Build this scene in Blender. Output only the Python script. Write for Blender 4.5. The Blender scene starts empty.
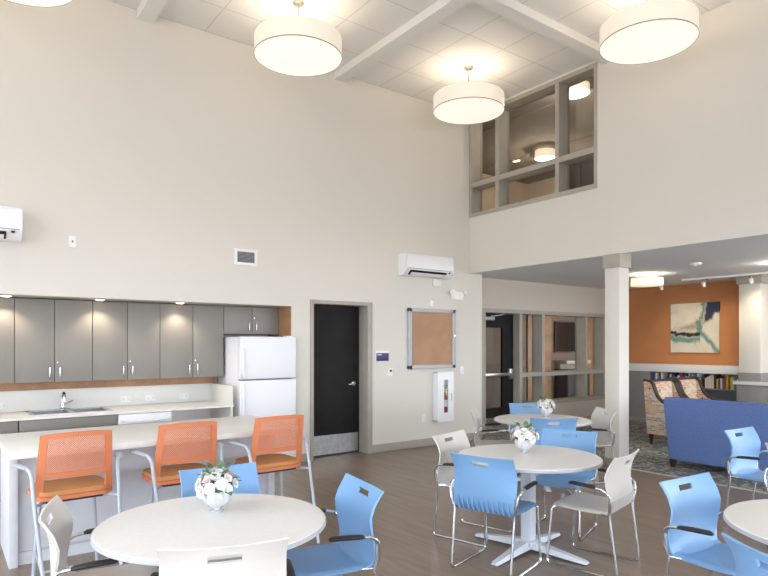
import bpy, bmesh, math, random
from mathutils import Vector, Matrix
random.seed(7)
PI = math.pi
SC = bpy.context.scene
COL = SC.collection

# ------------------------------------------------------------------ materials
def lin(c):
    return tuple(((v/255)/12.92 if v/255 <= .04045 else ((v/255+.055)/1.055)**2.4) for v in c) + (1,)

class N:
    """small node-tree helper"""
    def __init__(s, name):
        s.m = bpy.data.materials.new(name); s.m.use_nodes = True
        s.t = s.m.node_tree; s.p = s.t.nodes['Principled BSDF']; s.out = s.t.nodes['Material Output']
    def n(s, kind, **kw):
        nd = s.t.nodes.new(kind)
        for k, v in kw.items():
            if k in nd.inputs: nd.inputs[k].default_value = v
            else: setattr(nd, k, v)
        return nd
    def l(s, a, b): s.t.links.new(a, b)
    def obj(s): return s.n('ShaderNodeTexCoord').outputs['Object']
    def gen(s): return s.n('ShaderNodeTexCoord').outputs['Generated']
    def ramp(s, fac, stops, interp='LINEAR'):
        r = s.n('ShaderNodeValToRGB'); r.color_ramp.interpolation = interp
        e = r.color_ramp.elements
        while len(e) < len(stops): e.new(.5)
        for el, (p, c) in zip(e, stops): el.position = p; el.color = lin(c)
        s.l(fac, r.inputs['Fac']); return r.outputs['Color']
    def math(s, op, a, b=None, clamp=False):
        nd = s.n('ShaderNodeMath'); nd.operation = op; nd.use_clamp = clamp
        for i, v in enumerate((a, b)):
            if v is None: continue
            if isinstance(v, (int, float)): nd.inputs[i].default_value = v
            else: s.l(v, nd.inputs[i])
        return nd.outputs[0]
    def mix(s, fac, a, b):
        nd = s.n('ShaderNodeMix'); nd.data_type = 'RGBA'
        for sock, v in ((nd.inputs[0], fac), (nd.inputs[6], a), (nd.inputs[7], b)):
            if isinstance(v, (int, float)): sock.default_value = v
            elif isinstance(v, tuple): sock.default_value = v
            else: s.l(v, sock)
        return nd.outputs[2]
    def bump(s, h, strength=.2, dist=.01):
        b = s.n('ShaderNodeBump'); b.inputs['Strength'].default_value = strength; b.inputs['Distance'].default_value = dist
        s.l(h, b.inputs['Height']); s.l(b.outputs['Normal'], s.p.inputs['Normal'])

def mat(name, c, rough=.5, metal=0., spec=.5, noise=0., scale=8., bump=0., bscale=200.):
    k = N(name); p = k.p
    p.inputs['Base Color'].default_value = lin(c); p.inputs['Roughness'].default_value = rough
    p.inputs['Metallic'].default_value = metal; p.inputs['Specular IOR Level'].default_value = spec
    if noise:
        t = k.n('ShaderNodeTexNoise', Scale=scale, Detail=4.); k.l(k.obj(), t.inputs['Vector'])
        d = tuple(max(0, min(255, v*(1-noise))) for v in c); u = tuple(max(0, min(255, v*(1+noise))) for v in c)
        k.l(k.ramp(t.outputs['Fac'], [(.3, d), (.7, u)]), p.inputs['Base Color'])
    if bump:
        t = k.n('ShaderNodeTexNoise', Scale=bscale, Detail=2.); k.l(k.obj(), t.inputs['Vector'])
        k.bump(t.outputs['Fac'], bump, .004)
    return k.m

def emit(name, c, strength, base=(240, 235, 225)):
    k = N(name); k.p.inputs['Base Color'].default_value = lin(base)
    k.p.inputs['Emission Color'].default_value = lin(c); k.p.inputs['Emission Strength'].default_value = strength
    return k.m

M = {}
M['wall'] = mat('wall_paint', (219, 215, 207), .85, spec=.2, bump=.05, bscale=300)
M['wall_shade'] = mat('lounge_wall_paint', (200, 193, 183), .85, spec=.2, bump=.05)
M['lowceil'] = mat('lounge_ceiling_paint', (224, 225, 228), .9, spec=.2)
M['beam'] = mat('beam_paint', (232, 231, 228), .8, spec=.2)
M['orange_wall'] = mat('orange_accent_paint', (190, 130, 86), .8, spec=.2, noise=.02, scale=3)
M['frame'] = mat('taupe_frame_paint', (168, 163, 153), .5, noise=.02)
M['base'] = mat('taupe_baseboard', (158, 151, 141), .55, noise=.02)
M['cab'] = mat('grey_laminate', (136, 132, 127), .45, noise=.02, scale=3)
M['cabwood'] = mat('wood_strip', (170, 126, 92), .5, noise=.08, scale=6)
M['counter'] = mat('pale_quartz_counter', (232, 229, 225), .3, noise=.015, scale=60)
M['splash'] = mat('pale_backsplash', (224, 222, 216), .3, noise=.01, scale=60)
M['white'] = mat('white_enamel', (236, 237, 240), .3)
M['whitepl'] = mat('white_plastic', (238, 238, 238), .4)
M['fridge'] = mat('white_fridge_enamel', (233, 234, 239), .35, bump=.03, bscale=400)
M['gasket'] = mat('grey_gasket', (120, 122, 128), .6)
M['black'] = mat('black_plastic', (34, 33, 36), .45)
M['dark'] = mat('dark_slot', (22, 22, 24), .7)
M['chrome'] = mat('chrome', (215, 217, 222), .12, 1.)
M['steel'] = mat('brushed_steel', (190, 191, 193), .3, 1., noise=.06, scale=20)
M['bowl'] = mat('brushed_bowl_steel_darkened', (128, 130, 134), .38, .85)  # steel colour darkened to stand in for dark reflections in the bowls
M['silver'] = mat('silver_paint', (178, 184, 196), .4, .15)
M['alu'] = mat('aluminium_frame', (182, 184, 188), .45)
M['tablebase'] = mat('pale_grey_table_base', (205, 211, 221), .4)
M['tabletop'] = mat('white_laminate_top', (235, 234, 233), .35, noise=.01, scale=40)
M['tableedge'] = mat('white_table_edge', (184, 187, 192), .45)
M['blue'] = mat('blue_plastic', (124, 166, 210), .42, spec=.4)
M['cream'] = mat('warm_white_plastic', (212, 208, 203), .42, spec=.4)
M['orange'] = mat('orange_plastic', (212, 128, 88), .45, spec=.35)
M['tan'] = mat('tan_orange_upholstery', (200, 140, 88), .8, bump=.15)
M['islandbase'] = mat('pale_blue_grey_panel', (206, 208, 214), .5, noise=.02)
M['blackdoor'] = mat('black_wood_door', (28, 26, 27), .6, spec=.2, noise=.12, scale=5)
M['kick'] = M['steel']
M['cork'] = mat('cork_board', (178, 142, 114), .9, noise=.05, scale=3, bump=.2, bscale=150)
M['navy'] = mat('navy_sign', (40, 48, 98), .4)
M['red'] = mat('red_extinguisher', (176, 30, 44), .35)
M['yellow'] = mat('yellow_tag', (214, 205, 70), .5)
M['grille'] = mat('grille_grey', (150, 150, 158), .6)
M['sofa'] = mat('blue_sofa_fabric', (96, 119, 170), .85, spec=.2, noise=.04, scale=50, bump=.15)
M['wood_dark'] = mat('dark_walnut', (50, 30, 23), .45, noise=.1, scale=12)
M['bookcase'] = mat('grey_bookcase', (140, 136, 136), .55, noise=.02)
M['ledge'] = mat('white_ledge', (228, 227, 224), .4)
M['rod'] = mat('brushed_nickel', (190, 186, 178), .3, .8)
M['leaf'] = mat('leaf_green', (84, 116, 74), .5, noise=.2, scale=30)
M['foliage'] = mat('dark_foliage', (58, 84, 56), .7, noise=.3, scale=60)
M['petal'] = mat('white_petal', (226, 225, 221), .6, noise=.03, scale=40)
M['pink'] = mat('pale_pink_petal', (224, 190, 194), .6)
M['gold'] = mat('pale_green_stem', (196, 198, 160), .4)
M['tvblack'] = mat('black_screen', (18, 20, 24), .15)
M['tanwood'] = mat('tan_wood_panel', (144, 108, 72), .5, noise=.06, scale=6)
M['uproom'] = mat('upper_room_paint', (198, 184, 164), .85)
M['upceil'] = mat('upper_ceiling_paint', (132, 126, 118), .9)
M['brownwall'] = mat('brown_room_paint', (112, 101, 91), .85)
M['strip'] = mat('transition_strip', (196, 188, 178), .4)

def m_glass(name, tint, refl):
    k = N(name); k.t.nodes.remove(k.p)
    tr = k.n('ShaderNodeBsdfTransparent'); tr.inputs[0].default_value = tint
    gl = k.n('ShaderNodeBsdfGlossy'); gl.inputs['Roughness'].default_value = .01
    ge = k.n('ShaderNodeNewGeometry'); dt = k.n('ShaderNodeVectorMath'); dt.operation = 'DOT_PRODUCT'
    k.l(ge.outputs['Incoming'], dt.inputs[0]); k.l(ge.outputs['Normal'], dt.inputs[1])
    g = k.math('POWER', k.math('SUBTRACT', 1., k.math('ABSOLUTE', dt.outputs['Value'])), 5.)
    fac = k.math('ADD', k.math('MULTIPLY', g, .9), refl)
    mx = k.n('ShaderNodeMixShader'); k.l(fac, mx.inputs[0]); k.l(tr.outputs[0], mx.inputs[1]); k.l(gl.outputs[0], mx.inputs[2])
    k.l(mx.outputs[0], k.out.inputs[0]); return k.m
M['glass'] = m_glass('window_glass', (.93, .92, .91, 1), .045)
M['clear'] = m_glass('clear_glass', (.96, .97, .97, 1), .03)

def m_vase():
    k = N('frosted_white_glass'); p = k.p
    p.inputs['Base Color'].default_value = lin((226, 228, 231)); p.inputs['Roughness'].default_value = .12
    p.inputs['Coat Weight'].default_value = .5
    p.inputs['Transmission Weight'].default_value = .25
    return k.m
M['vase'] = m_vase()

def m_floor():
    k = N('brown_plank_vinyl'); co = k.obj()
    sp = k.n('ShaderNodeSeparateXYZ'); k.l(co, sp.inputs[0])
    cb = k.n('ShaderNodeCombineXYZ'); k.l(sp.outputs[1], cb.inputs[0]); k.l(sp.outputs[0], cb.inputs[1])
    b = k.n('ShaderNodeTexBrick', Scale=1.); b.offset = .37
    b.inputs['Brick Width'].default_value = 1.22; b.inputs['Row Height'].default_value = .152
    b.inputs['Mortar Size'].default_value = .0016; b.inputs['Bias'].default_value = 0
    b.inputs['Color1'].default_value = lin((130, 114, 101)); b.inputs['Color2'].default_value = lin((144, 128, 114)); b.inputs['Mortar'].default_value = lin((88, 75, 66))
    k.l(cb.outputs[0], b.inputs['Vector'])
    mp = k.n('ShaderNodeMapping'); mp.inputs['Scale'].default_value = (14, 1.2, 1); k.l(co, mp.inputs['Vector'])
    t = k.n('ShaderNodeTexNoise', Scale=1.6, Detail=6.); k.l(mp.outputs[0], t.inputs['Vector'])
    g = k.ramp(t.outputs['Fac'], [(.3, (116, 102, 91)), (.7, (154, 137, 123))])
    k.l(k.mix(.5, b.outputs['Color'], g), k.p.inputs['Base Color'])
    k.p.inputs['Roughness'].default_value = .34; k.p.inputs['Specular IOR Level'].default_value = .45
    return k.m
M['floor'] = m_floor()

def m_carpet():
    k = N('mottled_carpet'); co = k.obj()
    w = k.n('ShaderNodeTexNoise', Scale=5., Detail=3.); k.l(co, w.inputs['Vector'])
    a = k.n('ShaderNodeVectorMath'); a.operation = 'SCALE'; k.l(w.outputs['Color'], a.inputs[0]); a.inputs['Scale'].default_value = .22
    ad = k.n('ShaderNodeVectorMath'); k.l(co, ad.inputs[0]); k.l(a.outputs[0], ad.inputs[1])
    v = k.n('ShaderNodeTexVoronoi', Scale=13.); v.feature = 'DISTANCE_TO_EDGE'; k.l(ad.outputs[0], v.inputs['Vector'])
    v2 = k.n('ShaderNodeTexVoronoi', Scale=13.); k.l(ad.outputs[0], v2.inputs['Vector'])
    cells = k.ramp(v2.outputs['Color'], [(0, (128, 136, 138)), (.35, (166, 166, 158)), (.6, (186, 178, 162)), (.85, (146, 140, 132))], 'CONSTANT')
    ln = k.ramp(v.outputs['Distance'], [(0, (255, 255, 255)), (.16, (0, 0, 0))])
    k.l(k.mix(ln, cells, lin((98, 104, 108))), k.p.inputs['Base Color'])
    k.p.inputs['Roughness'].default_value = 1; k.p.inputs['Specular IOR Level'].default_value = .1
    n2 = k.n('ShaderNodeTexNoise', Scale=260.); k.l(co, n2.inputs['Vector']); k.bump(n2.outputs['Fac'], .4, .01)
    return k.m
M['carpet'] = m_carpet()

def m_tiles():
    k = N('acoustic_ceiling_tile'); co = k.obj()
    sp = k.n('ShaderNodeSeparateXYZ'); k.l(co, sp.inputs[0])
    def line(ax):
        f = k.math('FRACT', k.math('ADD', k.math('DIVIDE', sp.outputs[ax], .608), 40.5))
        d = k.math('ABSOLUTE', k.math('SUBTRACT', f, .5))
        return k.math('LESS_THAN', d, .010)
    ln = k.math('MAXIMUM', line(0), line(1))
    n2 = k.n('ShaderNodeTexNoise', Scale=160., Detail=3.); k.l(co, n2.inputs['Vector'])
    c = k.ramp(n2.outputs['Fac'], [(.35, (224, 223, 220)), (.6, (236, 235, 232))])
    k.l(k.mix(ln, c, lin((204, 201, 196))), k.p.inputs['Base Color']); k.p.inputs['Roughness'].default_value = .9
    k.p.inputs['Specular IOR Level'].default_value = .1
    return k.m
M['tiles'] = m_tiles()

def m_mesh():
    k = N('orange_perforated_mesh'); co = k.obj()
    k.p.inputs['Base Color'].default_value = lin((212, 126, 86)); k.p.inputs['Roughness'].default_value = .5
    mp = k.n('ShaderNodeMapping'); mp.inputs['Rotation'].default_value = (PI/4, 0, 0); k.l(co, mp.inputs['Vector'])
    sp = k.n('ShaderNodeSeparateXYZ'); k.l(mp.outputs[0], sp.inputs[0])
    def cell(ax):
        f = k.math('FRACT', k.math('MULTIPLY', sp.outputs[ax], 1/.0095))
        return k.math('LESS_THAN', k.math('ABSOLUTE', k.math('SUBTRACT', f, .5)), .28)
    hole = k.math('MULTIPLY', cell(1), cell(2))
    tr = k.n('ShaderNodeBsdfTransparent'); mx = k.n('ShaderNodeMixShader')
    k.l(hole, mx.inputs[0]); k.l(k.p.outputs[0], mx.inputs[1]); k.l(tr.outputs[0], mx.inputs[2]); k.l(mx.outputs[0], k.out.inputs[0])
    return k.m
M['mesh'] = m_mesh()

def m_pattern():
    k = N('patterned_upholstery'); co = k.obj()
    sp = k.n('ShaderNodeSeparateXYZ'); k.l(co, sp.inputs[0])
    cb = k.n('ShaderNodeCombineXYZ'); k.l(k.math('ADD', sp.outputs[0], sp.outputs[1]), cb.inputs[0]); k.l(sp.outputs[2], cb.inputs[1])
    b = k.n('ShaderNodeTexBrick', Scale=1.); b.inputs['Brick Width'].default_value = .10; b.inputs['Row Height'].default_value = .033
    b.inputs['Mortar Size'].default_value = .008; b.inputs['Mortar Smooth'].default_value = .4
    b.inputs['Color1'].default_value = (0, 0, 0, 1); b.inputs['Color2'].default_value = (1, 1, 1, 1); b.inputs['Mortar'].default_value = (.5, .5, .5, 1)
    k.l(cb.outputs[0], b.inputs['Vector'])
    c = k.ramp(b.outputs['Color'], [(0, (222, 140, 104)), (.2, (216, 190, 128)), (.4, (214, 206, 196)), (.62, (150, 150, 146)), (.8, (226, 166, 120))], 'CONSTANT')
    c2 = k.mix(b.outputs['Fac'], c, lin((206, 192, 174)))
    v = k.n('ShaderNodeTexVoronoi', Scale=9.); v.feature = 'F1'; k.l(cb.outputs[0], v.inputs['Vector'])
    spot = k.math('LESS_THAN', v.outputs['Distance'], .16)
    k.l(k.mix(spot, c2, lin((74, 76, 96))), k.p.inputs['Base Color']); k.p.inputs['Roughness'].default_value = .9
    return k.m
M['pattern'] = m_pattern()

def m_painting():
    k = N('abstract_canvas'); g = k.gen()
    n1 = k.n('ShaderNodeTexNoise', Scale=2.2, Detail=5., Distortion=1.2); k.l(g, n1.inputs['Vector'])
    sp = k.n('ShaderNodeSeparateXYZ'); k.l(g, sp.inputs[0])
    # generated: y runs right to left in the view, z up
    u = k.math('SUBTRACT', 1., sp.outputs[1]); v = sp.outputs[2]
    nz = k.math('SUBTRACT', n1.outputs['Fac'], .5)
    base = k.ramp(n1.outputs['Fac'], [(.3, (226, 218, 202)), (.55, (214, 206, 190)), (.75, (190, 178, 156))])
    def band(e, w0, w1):
        d = k.math('ABSOLUTE', e)
        return k.math('SUBTRACT', 1., k.math('DIVIDE', k.math('SUBTRACT', d, w0), w1, ), True)
    # lower-left teal sweep, dark edge above it
    e1 = k.math('ADD', k.math('SUBTRACT', v, .32), k.math('ADD', k.math('MULTIPLY', nz, .35), k.math('MULTIPLY', u, .06)))
    left = k.math('LESS_THAN', u, .62)
    teal = k.math('MULTIPLY', band(e1, .03, .06), left)
    e2 = k.math('ADD', k.math('SUBTRACT', v, .41), k.math('ADD', k.math('MULTIPLY', nz, .3), k.math('MULTIPLY', u, .04)))
    ink = k.math('MULTIPLY', band(e2, .018, .025), left)
    # navy field, upper right
    eL = k.math('ADD', k.math('SUBTRACT', k.math('SUBTRACT', u, k.math('MULTIPLY', v, .10)), .60), k.math('MULTIPLY', nz, .35))
    eB = k.math('ADD', k.math('SUBTRACT', k.math('SUBTRACT', v, k.math('MULTIPLY', u, .62)), .13), k.math('MULTIPLY', nz, .45))
    navy = k.math('MINIMUM', k.math('MULTIPLY', eL, 14., True), k.math('MULTIPLY', eB, 14., True))
    # diagonal teal ray, lower right, and a vertical one
    e4 = k.math('ADD', k.math('SUBTRACT', k.math('ADD', u, k.math('MULTIPLY', v, .85)), .98), k.math('MULTIPLY', nz, .25))
    ray = k.math('MULTIPLY', band(e4, .02, .07), k.math('GREATER_THAN', u, .55))
    e5 = k.math('ADD', k.math('SUBTRACT', k.math('SUBTRACT', u, k.math('MULTIPLY', v, .1)), .58), k.math('MULTIPLY', nz, .35))
    up = k.math('MULTIPLY', band(e5, .012, .035), k.math('GREATER_THAN', v, .45))
    d = k.math('SQRT', k.math('ADD', k.math('POWER', k.math('SUBTRACT', u, .55), 2.), k.math('POWER', k.math('SUBTRACT', v, .5), 2.)))
    n2 = k.n('ShaderNodeTexNoise', Scale=9., Detail=6., Distortion=2.); k.l(g, n2.inputs['Vector'])
    eb = k.math('ABSOLUTE', k.math('SUBTRACT', v, k.math('ADD', .47, k.math('MULTIPLY', u, .10))))
    fan = k.math('SUBTRACT', 1., k.math('DIVIDE', eb, k.math('ADD', .05, k.math('MULTIPLY', u, .16))), True)
    fan = k.math('MULTIPLY', k.math('MULTIPLY', fan, k.math('LESS_THAN', u, .64)), k.math('ADD', .15, k.math('MULTIPLY', u, .9)))
    brown = k.math('MULTIPLY', fan, k.math('MULTIPLY', n2.outputs['Fac'], 2.2), True)
    c = k.mix(k.math('MULTIPLY', brown, .8), base, lin((120, 96, 72)))
    c = k.mix(k.math('MULTIPLY', teal, .85), c, lin((76, 140, 128)))
    c = k.mix(k.math('MULTIPLY', ray, .85), c, lin((62, 128, 118)))
    c = k.mix(k.math('MULTIPLY', up, .8), c, lin((70, 122, 112)))
    c = k.mix(ink, c, lin((38, 34, 38)))
    c = k.mix(navy, c, lin((44, 52, 78)))
    k.l(c, k.p.inputs['Base Color']); k.p.inputs['Roughness'].default_value = .7
    return k.m
M['painting'] = m_painting()
M['shade'] = emit('drum_shade_fabric', (255, 243, 224), .30, (238, 230, 215))
M['diffuser'] = emit('drum_diffuser', (255, 246, 232), .62, (245, 240, 230))
M['puck'] = emit('downlight_lens', (255, 226, 180), 7)
M['warmshade'] = emit('flush_shade_fabric', (255, 232, 196), .8)

# ------------------------------------------------------------------ mesh builder
class MB:
    def __init__(s): s.bm = bmesh.new()
    def _merge(s, b):
        me = bpy.data.meshes.new('tmp'); b.to_mesh(me); b.free(); s.bm.from_mesh(me); bpy.data.meshes.remove(me); return s
    def box(s, x0, x1, y0, y1, z0, z1, bev=0, seg=2, rot=None, piv=None):
        b = bmesh.new(); bmesh.ops.create_cube(b, size=1)
        for v in b.verts:
            v.co = Vector((x0+(v.co.x+.5)*(x1-x0), y0+(v.co.y+.5)*(y1-y0), z0+(v.co.z+.5)*(z1-z0)))
        if bev: bmesh.ops.bevel(b, geom=list(b.edges), offset=bev, segments=seg, affect='EDGES', profile=.5)
        if rot is not None: bmesh.ops.rotate(b, verts=b.verts, cent=piv or (0, 0, 0), matrix=rot)
        return s._merge(b)
    def tube(s, pts, r, seg=10, closed=False, fil=0, fseg=5, flat=1.0, up=None):
        P = [Vector(p) for p in pts]
        rl = list(r) if isinstance(r, (list, tuple)) else None
        if fil:
            Q = [P[0]]; R2 = [rl[0]] if rl else None
            for i in range(1, len(P)-1):
                a, b, c = P[i-1], P[i], P[i+1]
                u = (a-b); w = (c-b); f = min(fil, u.length*.45, w.length*.45)
                p0 = b+u.normalized()*f; p1 = b+w.normalized()*f
                for j in range(fseg+1):
                    t = j/fseg; Q.append(p0*(1-t)**2 + b*2*t*(1-t) + p1*t*t)
                    if rl: R2.append(rl[i])
            Q.append(P[-1]); P = Q
            if rl: R2.append(rl[-1]); rl = R2
        n = len(P); rad = rl or [r]*n
        T = []
        for i in range(n):
            if closed: t = P[(i+1) % n]-P[i-1]
            else: t = P[min(i+1, n-1)]-P[max(i-1, 0)]
            T.append(t.normalized())
        nv = Vector(up) if up else (Vector((0, 0, 1)) if abs(T[0].z) < .9 else Vector((1, 0, 0)))
        nv = (nv-T[0]*nv.dot(T[0])).normalized()
        rings = []
        for i in range(n):
            nv = (nv-T[i]*nv.dot(T[i])).normalized(); bv = T[i].cross(nv)
            rings.append([s.bm.verts.new(P[i]+(nv*math.cos(2*PI*k/seg)*flat+bv*math.sin(2*PI*k/seg))*rad[i]) for k in range(seg)])
        for i in range(n if closed else n-1):
            A, B = rings[i], rings[(i+1) % n]
            for k in range(seg): s.bm.faces.new((A[k], A[(k+1) % seg], B[(k+1) % seg], B[k]))
        if not closed:
            s.bm.faces.new(rings[0][::-1]); s.bm.faces.new(rings[-1])
        return s
    def lathe(s, prof, seg=32, c=(0, 0, 0), wave=0, nw=0):
        rings = []
        for r, z in prof:
            if r < 1e-6: rings.append([s.bm.verts.new((c[0], c[1], c[2]+z))])
            else: rings.append([s.bm.verts.new((c[0]+r*(1+wave*math.cos(nw*2*PI*k/seg))*math.cos(2*PI*k/seg), c[1]+r*(1+wave*math.cos(nw*2*PI*k/seg))*math.sin(2*PI*k/seg), c[2]+z)) for k in range(seg)])
        for A, B in zip(rings, rings[1:]):
            if len(A) == 1 and len(B) == 1: continue
            for k in range(seg):
                k2 = (k+1) % seg
                if len(A) == 1: s.bm.faces.new((A[0], B[k2], B[k]))
                elif len(B) == 1: s.bm.faces.new((A[k], A[k2], B[0]))
                else: s.bm.faces.new((A[k], A[k2], B[k2], B[k]))
        return s
    def prism(s, poly, axis, a, b):
        """poly 2D extruded along axis from a to b; axis 0:(y,z) 1:(x,z) 2:(x,y)"""
        def P(p, t):
            return (t, p[0], p[1]) if axis == 0 else ((p[0], t, p[1]) if axis == 1 else (p[0], p[1], t))
        A = [s.bm.verts.new(P(p, a)) for p in poly]; B = [s.bm.verts.new(P(p, b)) for p in poly]
        n = len(poly)
        s.bm.faces.new(A); s.bm.faces.new(B[::-1])
        for i in range(n): s.bm.faces.new((A[i], B[i], B[(i+1) % n], A[(i+1) % n]))
        return s
    def surf(s, f, us, vs, thick, hole=None):
        """solid sheet over a grid; f(u,v)->xyz; hole(u,v) drops cells"""
        b = bmesh.new()
        V = [[b.verts.new(f(u, v)) for u in us] for v in vs]
        for j in range(len(vs)-1):
            for i in range(len(us)-1):
                if hole and hole((us[i]+us[i+1])/2, (vs[j]+vs[j+1])/2): continue
                b.faces.new((V[j][i], V[j][i+1], V[j+1][i+1], V[j+1][i]))
        loose = [v for v in b.verts if not v.link_faces]
        bmesh.ops.delete(b, geom=loose, context='VERTS')
        bmesh.ops.recalc_face_normals(b, faces=b.faces)
        bmesh.ops.solidify(b, geom=list(b.faces), thickness=thick)
        return s._merge(b)
    def ball(s, c, r, sub=2, sc=(1, 1, 1)):
        b = bmesh.new(); bmesh.ops.create_icosphere(b, subdivisions=sub, radius=1)
        for v in b.verts: v.co = Vector((c[0]+v.co.x*r*sc[0], c[1]+v.co.y*r*sc[1], c[2]+v.co.z*r*sc[2]))
        return s._merge(b)
    def xf(s, m):
        bmesh.ops.transform(s.bm, matrix=m, verts=s.bm.verts); return s
    def build(s, name, m, parent=None, loc=None, ang=35, flip=True):
        bm = s.bm
        if flip: bmesh.ops.recalc_face_normals(bm, faces=bm.faces)
        lim = math.radians(ang)
        for f in bm.faces: f.smooth = True
        for e in bm.edges:
            if len(e.link_faces) == 2 and e.calc_face_angle(0) > lim: e.smooth = False
        me = bpy.data.meshes.new(name); bm.to_mesh(me); bm.free()
        mm = m if not isinstance(m, str) else M[m]
        me.materials.append(mm)
        o = bpy.data.objects.new(name, me); COL.objects.link(o)
        if parent: o.parent = parent
        if loc: o.location = loc
        return o

def tag(o, label, cat, group=None):
    o['label'] = label; o['category'] = cat
    if group: o['group'] = group
    return o
def thing(name, label, cat, loc=(0, 0, 0), rz=0, group=None):
    o = bpy.data.objects.new(name, None); COL.objects.link(o); o.empty_display_size = .1
    o.location = loc; o.rotation_euler = (0, 0, rz)
    return tag(o, label, cat, group)
def struct(o): o['kind'] = 'structure'; return o
def dup(src, loc, rz, label, group=None):
    r = src.copy(); COL.objects.link(r); r.location = loc; r.rotation_euler = (0, 0, rz); r['label'] = label
    if group: r['group'] = group
    for ch in list(src.children):
        c = ch.copy(); COL.objects.link(c); c.parent = r
        for g in list(ch.children):
            d = g.copy(); COL.objects.link(d); d.parent = c
    return r
def B(name, m, boxes, parent=None, loc=None, bev=0):
    mb = MB()
    for b in boxes: mb.box(*b, bev=bev)
    return mb.build(name, m, parent, loc)
R = math.radians

# ------------------------------------------------------------------ dimensions
YA, XB, ZC, YC, ZL = 7.08, 6.99, 5.32, 7.40, 2.73      # kitchen wall, window wall, high ceiling, glazed wall, lounge ceiling
XE = 7.28                                               # end of kitchen wall
XO = 11.70                                              # orange wall
AX0, AX1, AZ = -.10, 3.748, 2.07                         # kitchen alcove

# ------------------------------------------------------------------ shell
struct(B('floor', 'floor', [(-5, 7.0, -6, 7.9, -.12, 0)]))
struct(B('floor_carpet', 'carpet', [(7.03, 13.2, -6, 7.41, -.12, .004)]))
struct(B('trim_1', 'strip', [(6.995, 7.035, -6, 7.08, -.02, .008)], bev=.003))
for bx_ in ((-5, AX0, YA, 7.9, 0, ZC+.1), (AX0, AX1, YA, 7.9, AZ, ZC+.1), (AX1, 4.03, YA, 7.9, 0, ZC+.1), (4.03, 5.03, YA, 7.9, 2.16, ZC+.1),
    (5.03, XE, YA, 7.36, 0, ZC+.1), (AX0, AX1, 7.76, 7.9, 0, AZ), (5.03, XE-.2, 7.36, 7.9, 0, ZC+.1)):
    struct(B('wall_left', 'wall', [bx_]))
struct(B('wall_right', 'wall', [
    (XB, XB+.25, -6, 4.70, ZL, ZC+.1), (XB, XB+.25, 4.70, 7.08, ZL, 3.63), (XB, XB+.25, 4.70, 7.08, 5.285, ZC+.1), (XB, XB+.25, 7.06, 7.08, 3.63, 5.285)]))
struct(B('ceiling_lounge', 'lowceil', [(XB+.25, 13.2, -6, 7.55, ZL, ZL+.12), (XB+.002, XB+.25, -6, 7.08, ZL-.004, ZL), (XE, XB+.26, 7.08, 7.55, ZL, ZL+.12)]))
# high ceiling, one tiled panel per bay between the beams
P0 = 2.595
for cx in (5.785, 5.785-P0, 5.785-2*P0, 5.785-3*P0):
    for cy in (5.86, 5.86-P0, 5.86-2*P0, 5.86-3*P0, 5.86-4*P0):
        o = B('ceiling', 'tiles', [(-1.2975, 1.2975, -1.2975, 1.2975, 0, .1)], loc=(cx+.0, cy, ZC)); struct(o)
for x in (4.40, 1.805, -.79, -3.385):
    struct(B('ceiling_beam', 'beam', [(x, x+.18, -6, YA, ZC-.10, ZC+.02)]))
for y in (4.43, 1.835, -.76, -3.355):
    struct(B('ceiling_beam', 'beam', [(-5, XB, y, y+.17, ZC-.099, ZC+.02)]))
# baseboards
struct(B('baseboard_left', 'base', [(5.045, XE, YA-.018, YA, 0, .115), (AX1, 4.02, YA-.018, YA, 0, .115)], bev=.004))
struct(B('trim_2', 'wall', [(XE-.03, XE+.006, YA-.004, YA+.03, .115, ZL)], bev=.002))
# window behind the room: glazed front that lets the daylight in
struct(B('wall_front', 'wall', [(-5, XB, -6.2, -6, 0, .2), (-5, XB, -6.2, -6, 2.9, ZC+.1), (-5.2, -5, -6.2, -5.6, 0, ZC+.1), (-5.2, -5, 6.2, 7.9, 0, ZC+.1), (-5.2, -5, -5.6, 6.2, 2.9, ZC+.1), (-5.2, -5, -5.6, 6.2, 0, .2)]))
struct(B('window_5', 'frame', [(x, x+.08, -6.15, -6.05, .2, 2.9) for x in (-5, -2, 1, 4, 6.9)] + [(-5, XB, -6.15, -6.05, 1.0, 1.06)]))
struct(B('window_6', 'frame', [(-5.15, -5.05, y, y+.08, .2, 2.9) for y in (-5.6, -2.6, .4, 3.4, 6.12)] + [(-5.15, -5.05, -5.6, 6.2, 1.0, 1.06)]))

# upper interior window in the right wall
w = struct(B('window_1', 'frame', [
    (XB-.012, XB+.24, 4.70, 4.745, 3.63, 5.285), (XB-.012, XB+.24, 7.02, 7.07, 3.63, 5.285),
    (XB-.012, XB+.24, 4.745, 7.02, 3.63, 3.69), (XB-.012, XB+.24, 4.745, 7.02, 5.225, 5.285),
    (XB-.005, XB+.24, 5.31, 5.37, 3.69, 5.225), (XB-.005, XB+.24, 6.43, 6.50, 3.69, 5.225),
    (XB-.001, XB+.24, 4.745, 5.31, 4.11, 4.19), (XB-.001, XB+.24, 5.37, 6.43, 4.11, 4.19), (XB-.001, XB+.24, 6.5, 7.02, 4.11, 4.19)]))
B('window_pane', 'glass', [(XB+.188, XB+.194, 4.74, 7.03, 3.68, 5.23)], w)
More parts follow.
